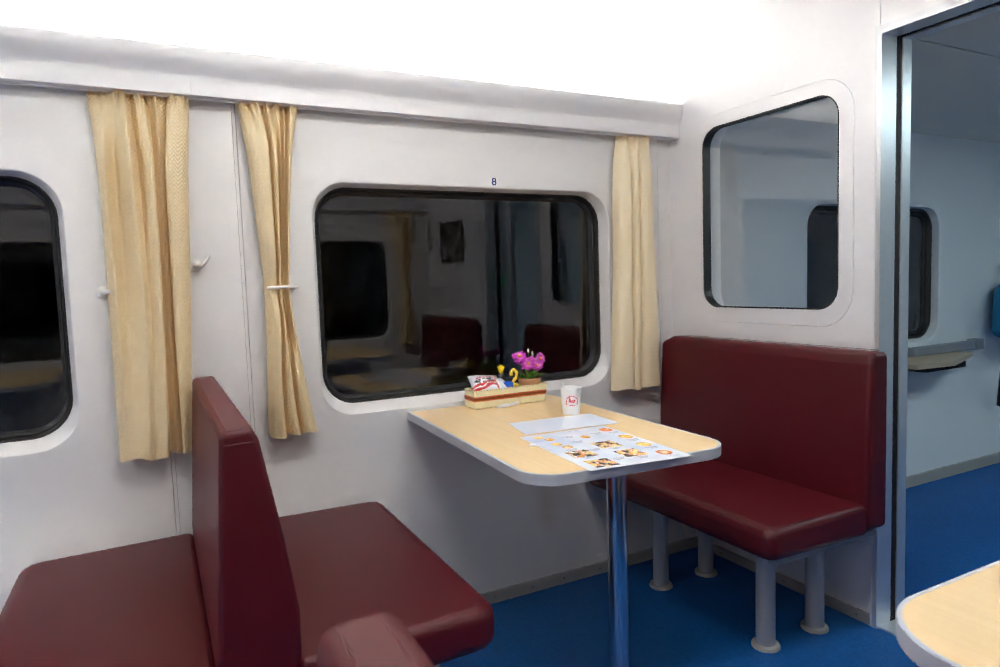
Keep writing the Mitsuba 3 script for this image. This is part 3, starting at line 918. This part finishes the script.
def geoms(p):
    return list(getattr(p, "geoms", [p]))


ang = np.radians(np.linspace(-22, 202, 50))
arc = LineString([(0.0205 * math.cos(t), 0.047 + 0.0205 * math.sin(t)) for t in ang]).buffer(0.0011)
knob = unary_union([Point(-0.0195, 0.0395).buffer(0.003), Point(0.0195, 0.0400).buffer(0.0022)])
peak = LineString([(-0.011, 0.045), (-0.0075, 0.062), (-0.004, 0.0455), (-0.009, 0.051), (0.0, 0.0505)]).buffer(0.0012)
strokes = unary_union([LineString([(x, 0.0445), (x + 0.001, 0.0525), (x + 0.004, 0.0525), (x + 0.004, 0.0445)]).buffer(0.0011) for x in (-0.001, 0.006)])
under = LineString([(-0.010, 0.0355), (0.0, 0.0345), (0.011, 0.0355)]).buffer(0.0011)
logo = [on_cup(p_) for s_ in (arc, knob, peak, strokes, under) for p_ in geoms(s_)]
add("paper_cup__emblem", cat_(*logo), "m_red", False)
tag("paper_cup__emblem", "red round printed emblem")
st = tube([(CX - 0.004, CY + 0.012, ZT + 0.015), (CX - 0.018, CY + 0.022, ZT + 0.108)], 0.003, 10)
add("stir_stick", st, "m_white", True, "thin white stick standing in the paper cup", "stick")

# basket: long cream box, scalloped and stitched, with a ribbon
BC = (-0.905, -0.085)
bl, bw, bh = 0.314, 0.088, 0.068


def basket(key, c, label, M=ident, full=True):
    lo = rrect(c[0] - bl / 2, c[0] + bl / 2 - 0.012, c[1] - bw / 2, c[1] + bw / 2, 0.006, 4)
    hi = rrect(c[0] - bl / 2, c[0] + bl / 2 + 0.002, c[1] - bw / 2 - 0.002, c[1] + bw / 2 + 0.002, 0.006, 4)

    def lvl(t, d=0.0):
        q = lo * (1 - t) + hi * t
        if d:
            p = Polygon(q).buffer(d, join_style=2)
            m_ = q.mean(0)
            q = m_ + (q - m_) * np.array([1 + 2 * d / bl, 1 + 2 * d / bw])
        return np.hstack([q, np.full((len(q), 1), ZT + 0.001 + t * bh)])
    # densified walls
    def dens(L, n=8):
        out = []
        for i in range(len(L)):
            a_, b_ = L[i], L[(i + 1) % len(L)]
            k_ = max(1, int(np.linalg.norm(b_ - a_) / 0.004))
            out += [a_ + (b_ - a_) * j / k_ for j in range(k_)]
        return np.array(out)
    top = dens(lvl(1.0)); s = np.arange(len(top))
    wave = 0.0022 * np.sin(s * 0.004 / 0.0125 * 2 * np.pi * 0.98)
    a_ = dens(lvl(0)); n_ = len(top)
    a_ = a_[np.linspace(0, len(a_) - 1e-6, n_, endpoint=False).astype(int)]
    top[:, 2] += wave
    itop = top.copy(); ibot = a_.copy()
    m_ = top.mean(0)
    for arr in (itop, ibot):
        arr[:, :2] = m_[:2] + (arr[:, :2] - m_[:2]) * np.array([1 - 0.008 / bl, 1 - 0.008 / bw])
    ibot[:, 2] += 0.003
    body = loops([ibot, itop, top, a_])
    vv, ff = trimesh.creation.triangulate_polygon(Polygon(lo).buffer(-0.001), engine="earcut")
    bot = trimesh.Trimesh(np.hstack([vv, np.full((len(vv), 1), ZT + 0.002)]), ff, process=False)
    add(key, M(cat_(body, bot)), "m_cream", 40, label, "basket")
    for nm, t0, t1, mt, d in (("ribbon", 0.40, 0.66, "m_ribbon_red", 0.0008), ("ribbon_centre", 0.47, 0.59, "m_ribbon_brown", 0.0014)):
        A, B, A2, B2 = lvl(t0, d), lvl(t1, d), lvl(t0, d - 0.0012), lvl(t1, d - 0.0012)
        add(f"{key}__{nm}", M(loops([A2, A, B, B2])), mt, 20)
    if full:
        for t in (0.03, 0.97):
            st_ = []
            L = dens(lvl(t, 0.0006))
            for i in range(0, len(L), 3):
                b = trimesh.creation.icosphere(0, 0.0017); b.apply_scale((1.5, 1, 0.8)); b.apply_translation(L[i]); st_.append(b)
            add(num(f"{key}__stitching"), M(cat_(*st_)), "m_stitch", False, kind="stuff")


basket("table_basket", BC, "cream basket with a brown ribbon, against the wall under the large window")
basket("table_basket_001", (-1.10, -0.085), "cream basket on the opposite table, seen as a reflection", mirror, False)
# dry leaves of the basket's filling: a raised inner shelf that carries the things
inner_shelf = box(BC[0] - bl / 2 + 0.006, BC[0] + bl / 2 - 0.018, BC[1] - bw / 2 + 0.006, BC[1] + bw / 2 - 0.006, ZT + 0.004, ZT + 0.055)
add("table_basket__inner_liner", inner_shelf, "m_cream", False)
ZS = ZT + 0.0552

# snack packet: a pillow bag
def packet(w, h, t, nx=60, ny=40):
    U, Vv = np.meshgrid(np.linspace(-1, 1, nx), np.linspace(-1, 1, ny))
    bulge = np.clip((1 - np.abs(U) ** 3.2) * (1 - np.abs(Vv) ** 2.6), 0, 1) ** 0.6
    wr = 0.10 * (meshkit.fbm(np.stack([U * 3.1, Vv * 2.3, U * 0 + 1.7], -1), 3, 2) - 0.5)
    X = U * w / 2 * (1 - 0.05 * (1 - Vv ** 2)); Z = Vv * h / 2
    Y = (bulge * (1 + wr)) * t / 2 + 0.0006
    P1 = np.stack([X, -Y, Z], -1).reshape(-1, 3); P2 = np.stack([X, Y, Z], -1).reshape(-1, 3)
    i = np.arange(nx * ny).reshape(ny, nx)
    F = np.concatenate([np.stack([i[:-1, :-1].ravel(), i[:-1, 1:].ravel(), i[1:, 1:].ravel()], 1), np.stack([i[:-1, :-1].ravel(), i[1:, 1:].ravel(), i[1:, :-1].ravel()], 1)])
    V_ = np.vstack([P1, P2]); F_ = np.vstack([F, F[:, ::-1] + nx * ny])
    uu, vv_ = np.tile(U.ravel(), 2), np.tile(Vv.ravel(), 2)
    C_ = np.tile([0.84, 0.84, 0.86], (len(V_), 1))
    n1 = meshkit.fbm(np.stack([uu * 3, vv_ * 3, uu * 0], -1), 3, 14)
    sw = np.abs(vv_ + 0.52 - 0.30 * np.sin(uu * 1.7 + 0.4) + 0.3 * (n1 - 0.5))
    C_[(sw < 0.30)] = [0.60, 0.03, 0.03]
    C_[(sw < 0.05)] = [0.82, 0.80, 0.80]
    C_[uu > 0.70] = [0.66, 0.05, 0.04]
    C_[uu > 0.86] = [0.84, 0.84, 0.86]
    n2 = meshkit.noise(np.stack([uu * 9, vv_ * 7, uu * 0], -1), 15)
    C_[(np.abs(vv_ - 0.02 - 0.24 * uu) < 0.24) & (n2 > 0.44) & (np.abs(uu + 0.12) < 0.68)] = [0.06, 0.05, 0.06]
    C_[(np.abs(vv_ - 0.42 - 0.20 * uu) < 0.09) & (n2 > 0.42) & (np.abs(uu + 0.1) < 0.6)] = [0.58, 0.05, 0.05]
    return V_, F_, C_


V_, F_, C_ = packet(0.118, 0.085, 0.044)
a = math.radians(-52)
Rx = np.array([[1, 0, 0], [0, math.cos(a), -math.sin(a)], [0, math.sin(a), math.cos(a)]])
a = math.radians(6)
Ry = np.array([[math.cos(a), 0, math.sin(a)], [0, 1, 0], [-math.sin(a), 0, math.cos(a)]])
V_ = V_ @ (Rx @ Ry).T + np.array([-0.998, -0.088, ZS + 0.030])
add("snack_packet", (V_, F_), "m_print", True, "white and red snack packet lying at the left end of the basket", "packet", color=C_)
V2, F2, C2 = packet(0.055, 0.060, 0.020)
C2[:] = [0.80, 0.80, 0.84]
C2[::7] = [0.70, 0.70, 0.76]
a = math.radians(28); Rz = np.array([[math.cos(a), -math.sin(a), 0], [math.sin(a), math.cos(a), 0], [0, 0, 1]])
V2 = V2 @ (Rz @ Rx).T + np.array([-0.934, -0.100, ZS + 0.026])
add("tissue_packet", (V2, F2), "m_print", True, "small pale packet beside the snack packet in the basket", "packet", color=C2)

# sauce bottle
bx, by = -0.914, -0.062
add("sauce_bottle", lathe([(0, 0), (0.013, 0), (0.014, 0.002), (0.014, 0.046), (0.0125, 0.054), (0.0075, 0.060), (0.007, 0.066), (0, 0.066)], (bx, by, ZS), 28), "m_dark", 35, "small dark sauce bottle with a yellow star-like cap", "bottle")
add("sauce_bottle__label", lathe([(0.0142, 0.006), (0.0145, 0.0065), (0.0145, 0.026), (0.0142, 0.0265)], (bx, by, ZS), 28), "m_yellow", 35)
star = Polygon([((0.0165 if i % 2 == 0 else 0.0105) * math.cos(math.pi / 2 + i * math.pi * 2 / 10), (0.0165 if i % 2 == 0 else 0.0105) * math.sin(math.pi / 2 + i * math.pi * 2 / 10)) for i in range(10)]).buffer(0.0012)
sm = extr(star, 0.012)
v = sm.vertices
cap_ = cat_(trimesh.Trimesh(np.stack([bx + v[:, 0] * 0.82, by + 0.006 - v[:, 2], ZS + 0.081 + v[:, 1] * 0.8], 1), sm.faces, process=False), lathe([(0, 0.062), (0.0095, 0.062), (0.0095, 0.078), (0, 0.078)], (bx, by, ZS), 24))
add("sauce_bottle__cap", cap_, "m_yellow", 35)
tag("sauce_bottle__cap", "bright yellow cap")
# blue jar
jx, jy = -0.909, -0.106
add("jar", lathe([(0, 0), (0.018, 0), (0.0195, 0.003), (0.0195, 0.022), (0.018, 0.022), (0, 0.022)], (jx, jy, ZS), 32), "m_blue", 35, "small bright blue jar standing in front of the dark bottle", "jar")
add("jar__lid", lathe([(0, 0), (0.0205, 0), (0.0210, 0.002), (0.0210, 0.008), (0.0195, 0.010), (0, 0.010)], (jx, jy, ZS + 0.0222), 32), "m_blue", 35)
# golden number standing between jar and flowers
pts2 = np.array([(-0.42, 0.66), (-0.36, 0.90), (-0.10, 1.04), (0.20, 1.0), (0.38, 0.80), (0.30, 0.56), (0.0, 0.34), (-0.30, 0.14), (-0.36, 0.0), (-0.10, 0.06), (0.18, -0.02), (0.42, 0.06)])
from scipy.interpolate import CubicSpline
cs = CubicSpline(np.arange(len(pts2)), pts2)
q2 = cs(np.linspace(0, len(pts2) - 1, 60))
n2 = tube(np.stack([-0.884 + q2[:, 0] * 0.030, np.full(60, -0.112), ZS + 0.018 + q2[:, 1] * 0.056], 1), 0.0062 + 0.0008 * np.sin(np.linspace(0, 40, 60)), 12)
add("table_number", n2, "m_gold", True, "shiny golden figure 2 standing beside the flower bowl", "number sign")
add("table_number__stand", cyl((-0.884, -0.112), 0.010, ZS, ZS + 0.013, 24), "m_gold", 30)

# flower bowl
fx, fy = -0.802, -0.086
prof = [(0, 0), (0.026, 0), (0.030, 0.003), (0.040, 0.014), (0.0455, 0.026), (0.0475, 0.034), (0.0465, 0.037), (0.0440, 0.036), (0.042, 0.030), (0, 0.028)]
fz = ZS + 0.0005
add("flower_bowl", lathe(prof, (fx, fy, fz), 48), "m_terracotta", 40, "small terracotta bowl of purple flowers at the right end of the basket", "flower pot")
add("flower_bowl__soil", lathe([(0, 0.028), (0.041, 0.030), (0.02, 0.036), (0, 0.037)], (fx, fy, fz), 32), "m_soil", True)


def leaf_mesh(base, d, length, width, bend):
    d = np.asarray(d, float); d /= np.linalg.norm(d)
    side = np.cross(d, [0, 0, 1]); side /= np.linalg.norm(side) + 1e-9
    nrm = np.cross(side, d)
    t = np.linspace(0, 1, 9)
    w = width / 2 * np.sin(np.pi * t ** 0.75) ** 0.9
    mid = base + d * length * t[:, None] - np.array([0, 0, 1.0]) * (bend * t ** 2)[:, None]
    rows = [mid + side * (w * s)[:, None] + nrm * (0.25 * w * abs(s))[:, None] for s in (-1, -0.5, 0, 0.5, 1)]
    return loops(rows, closed=False)


r = np.random.default_rng(5)
for i in range(46):
    az = r.uniform(0, 2 * np.pi)
    el = r.uniform(0.15, 1.1)
    d = (math.cos(az) * math.cos(el), math.sin(az) * math.cos(el) * 0.8, math.sin(el))
    b0 = np.array([fx, fy, fz + 0.034]) + 0.018 * np.array([math.cos(az), math.sin(az), 0])
    add(num("flower_bowl__leaf"), leaf_mesh(b0, d, r.uniform(0.034, 0.062), r.uniform(0.010, 0.017), r.uniform(0.0, 0.016)), "m_leaf" if i % 3 else "m_leaf_light", True)


def flower(c, nrm, rad, bsdf, n=13):
    c = np.asarray(c, float); nrm = np.asarray(nrm, float); nrm /= np.linalg.norm(nrm)
    u = np.cross(nrm, [0.1, 0.2, 1]); u /= np.linalg.norm(u); w = np.cross(nrm, u)
    k = num("flower_bowl__flower")
    rr = np.random.default_rng(int(abs(c[0]) * 1e4))
    for lay, (R, lift, m_) in enumerate(((rad, 0.10, n), (rad * 0.66, 0.55, n - 4))):
        ms = []
        for i in range(m_):
            a_ = 2 * np.pi * (i + 0.5 * lay) / m_ + rr.uniform(-0.16, 0.16)
            d = u * math.cos(a_) + w * math.sin(a_) + nrm * (lift + rr.uniform(-0.22, 0.22))
            d /= np.linalg.norm(d)
            side = np.cross(nrm, d); side /= np.linalg.norm(side)
            t = np.linspace(0, 1, 6)
            wd = rad * 0.20 * np.sin(np.pi * np.clip(t * 0.86 + 0.10, 0, 1)) ** 0.6
            mid = c + d * (R * rr.uniform(0.82, 1.08) * t)[:, None] - nrm * (0.16 * R * t ** 2)[:, None]
            ms.append(loops([mid + side * (wd * s_)[:, None] + nrm * (abs(s_) * 0.3 * wd)[:, None] for s_ in (-1, 0, 1)], closed=False))
        add(k if lay == 0 else f"{k}__inner_petals", cat_(*ms), bsdf if lay == 0 else ("m_petal_pale" if bsdf == "m_petal" else "m_petal"), True)
    eye = trimesh.creation.icosphere(2, rad * 0.2); eye.apply_translation(c + nrm * rad * 0.16)
    add(f"{k}__eye", eye, "m_flower_eye", True)
    base = np.array([fx, fy, fz + 0.034])
    tt = np.linspace(0, 1, 8)[:, None]
    add(f"{k}__stem", tube(base * (1 - tt) + (c - nrm * 0.002) * tt + np.array([0, 0, 0.008]) * np.sin(tt * np.pi), 0.0011, 6), "m_leaf", True)


to_cam = CAM - np.array([fx, fy, 0.9]); to_cam /= np.linalg.norm(to_cam)
for (x, y, z, rad, tilt, b) in ((-0.846, -0.090, 0.908, 0.031, (0.0, 0.1, 0.75), "m_petal"), (-0.822, -0.112, 0.880, 0.029, (0.1, -0.2, 0.4), "m_petal"),
                                (-0.752, -0.090, 0.893, 0.026, (0.55, 0, 0.25), "m_petal_pale"), (-0.778, -0.108, 0.870, 0.025, (0.3, 0, 0.2), "m_petal"),
                                (-0.798, -0.100, 0.890, 0.024, (0.1, 0.1, 0.6), "m_petal_pale"), (-0.825, -0.060, 0.890, 0.024, (-0.2, 0.6, 0.5), "m_petal")):
    flower((x, y, z), to_cam + np.array(tilt), rad, b)
for (x, z) in ((-0.806, 0.928), (-0.788, 0.915), (-0.772, 0.885), (-0.795, 0.868)):
    k = num("flower_bowl__bud")
    b = trimesh.creation.icosphere(2, 0.0055); b.apply_scale((0.8, 0.8, 1.9)); b.apply_translation((x, -0.09, z))
    add(k, b, "m_bud", True)
    add(f"{k}__stem", tube([(fx, fy, fz + 0.034), ((fx + x) / 2, -0.088, (fz + z) / 2 + 0.02), (x, -0.09, z - 0.008)], 0.001, 6), "m_leaf", True)

# ------------------------------------------------------------------ next compartment: folding table, grab bar, bag
QT = [(1.45, -0.020), (1.45, -0.245), (1.74, -0.275), (2.20, -0.120), (2.20, -0.020)]
ft = extr(Polygon(QT).buffer(-0.01).buffer(0.01), 0.026); ft.apply_translation((0, 0, 0.664))
add("folding_table", ft, "m_wood_dull", 30, "pale folding table on the wall of the next compartment, below its window", "table")
add("folding_table__hinge_bracket", box(1.60, 1.98, -0.20, -0.03, 0.630, 0.6635), "m_black", False)
add("folding_table__wall_rail", rbox(1.75, 2.43, -0.052, -0.004, 0.690, 0.742, 0.006, 8), "m_frame_grey", 30)
add("folding_table__rail_plate", box(2.36, 2.44, -0.058, -0.003, 0.686, 0.750), "m_frame_grey", False)
bagm = hull_spheres([(x, y, z) for x, z in ((2.53, 0.80), (2.82, 0.80), (2.54, 1.02), (2.81, 1.02), (2.62, 1.06), (2.74, 1.06)) for y in (-0.19, -0.09)], 0.055, 20)
bagm.apply_translation((0.05, 0, 0))
add("backpack", bagm, "m_bag", 50, "blue bag with black straps hanging at the right edge of the doorway", "bag")
add("backpack__strap", tube([(2.53, -0.16, 1.07), (2.43, -0.19, 0.98), (2.40, -0.20, 0.80), (2.42, -0.18, 0.62), (2.45, -0.15, 0.45), (2.48, -0.13, 0.34)], 0.014, 10), "m_strap", True)
add("backpack__strap_001", tube([(2.80, -0.16, 1.07), (2.88, -0.19, 0.98), (2.86, -0.20, 0.80), (2.83, -0.18, 0.62), (2.80, -0.15, 0.45)], 0.014, 10), "m_strap", True)
add("backpack__trim", tube([(2.487, -0.195, 0.78), (2.480, -0.20, 0.92), (2.492, -0.20, 1.03), (2.56, -0.20, 1.115)], 0.010, 8), "m_strap", True)
add("backpack__hanging_loop", tube([(2.66, -0.13, 1.10), (2.66, -0.10, 1.16), (2.68, -0.06, 1.20), (2.70, -0.10, 1.16), (2.70, -0.13, 1.10)], 0.005, 8), "m_strap", True)
add("wall_hook", tube([(2.68, 0.004, 1.20), (2.68, -0.04, 1.19), (2.68, -0.065, 1.195), (2.68, -0.072, 1.215)], 0.006, 10), "m_alu", True, "metal hook that carries the blue bag", "hook")

# ------------------------------------------------------------------ other side of the car, seen in the window's reflection
# framed black and white picture on the bulkhead
pk = "framed_picture"
fy0, fy1, fz0, fz1 = -2.49, -2.065, 1.365, 1.668
fo = sbox(fy0, fz0, fy1, fz1)
add(pk + "__frame", extr_x(fo.difference(fo.buffer(-0.014)), -0.018, -0.001), "m_black", False)


def pic_fn(x, y):
    a = meshkit.fbm(np.stack([x * 16, y * 16, x * 0], -1), 4, 31)
    b = meshkit.fbm(np.stack([x * 7 + 3, y * 9, x * 0 + 2], -1), 3, 33)
    v = np.clip((a - 0.34) * 2.2, 0, 1) * np.clip(b * 1.6 - 0.25, 0, 1)
    return np.clip(np.stack([v * 0.85, v * 0.82, v * 0.84], 1), 0.02, 0.85)


P, F, C = grid_sheet(fy1 - fy0 - 0.024, fz1 - fz0 - 0.024, 90, 70, pic_fn)
add(pk + "__print", (np.stack([P[:, 0] * 0 - 0.006, P[:, 0] + fy0 + 0.012, P[:, 1] + fz0 + 0.012], 1), F[:, ::-1]), "m_print_matte", True, color=C)
add(pk + "__backing", box(-0.005, -0.001, fy0 + 0.01, fy1 - 0.01, fz0 + 0.01, fz1 - 0.01), "m_black", False)
tag(pk, "black framed monochrome picture reflected in the large window", "picture")
nt = "notice_sheet"
P, F, C = grid_sheet(0.13, 0.17, 40, 60, lambda x, y: np.where(((np.sin(y * 420) > 0.55) & (np.abs(x - 0.065) < 0.045) & (y > 0.03))[:, None], [0.35, 0.36, 0.42], [0.74, 0.76, 0.79]))
add(nt, (np.stack([P[:, 0] * 0 - 0.0012, P[:, 0] - 1.95, P[:, 1] + 1.45], 1), F[:, ::-1]), "m_print_matte", True, "pale notice on the bulkhead between picture and doorway, in reflection", "notice", color=C)
add(nt + "__backing", box(-0.0009, -0.0003, -1.95, -1.82, 1.45, 1.62), "m_white", False)

# switch cabinet in the corner by the ceiling, and its cable
add("switch_box", mirror(rbox(-0.122, -0.026, -0.075, -0.001, 1.47, 1.725, 0.008, 10)), "m_box", 40, "white switch box on the opposite wall, reflected beside the curtain", "switch box")
add("switch_box__cover", mirror(rbox(-0.115, -0.033, -0.080, -0.074, 1.56, 1.70, 0.002, 8)), "m_white", 40)
add("switch_box__cable_duct", mirror(trimesh.util.concatenate([box(-0.055, -0.043, -0.014, -0.001, 0.75, 1.471)])), "m_box", False)
# signs seen through the doorway, reflected
gs = Polygon([(0.040 * math.cos(t), 0.040 * math.sin(t)) for t in np.linspace(0, 2 * np.pi, 33)[:-1]])
m = extr_x(gs, 0.0, 0.001); m.apply_translation((0.0755, -1.595, 1.20))
add("door_2__sticker", m, "m_sign_green", False)
tag("door_2__sticker", "round green sticker on the glass door", kind="structure")
sg = lambda x0, x1, z0, z1, d: loops([S_right(np.array([(x0, z), (x1, z)]), -d) for z in (z0, z1)], closed=False)
add("wall_right__blue_sign", sg(1.42, 1.57, 0.55, 0.68, 0.006), "m_sign_blue", False, kind="structure")
add("wall_right__blue_sign_figure", cat_(sg(1.48, 1.51, 0.565, 0.63, 0.008), sg(1.485, 1.505, 0.636, 0.658, 0.008)), "m_white", False, kind="structure")

for k_ in list(scene):
    if scene[k_] is None: del scene[k_]
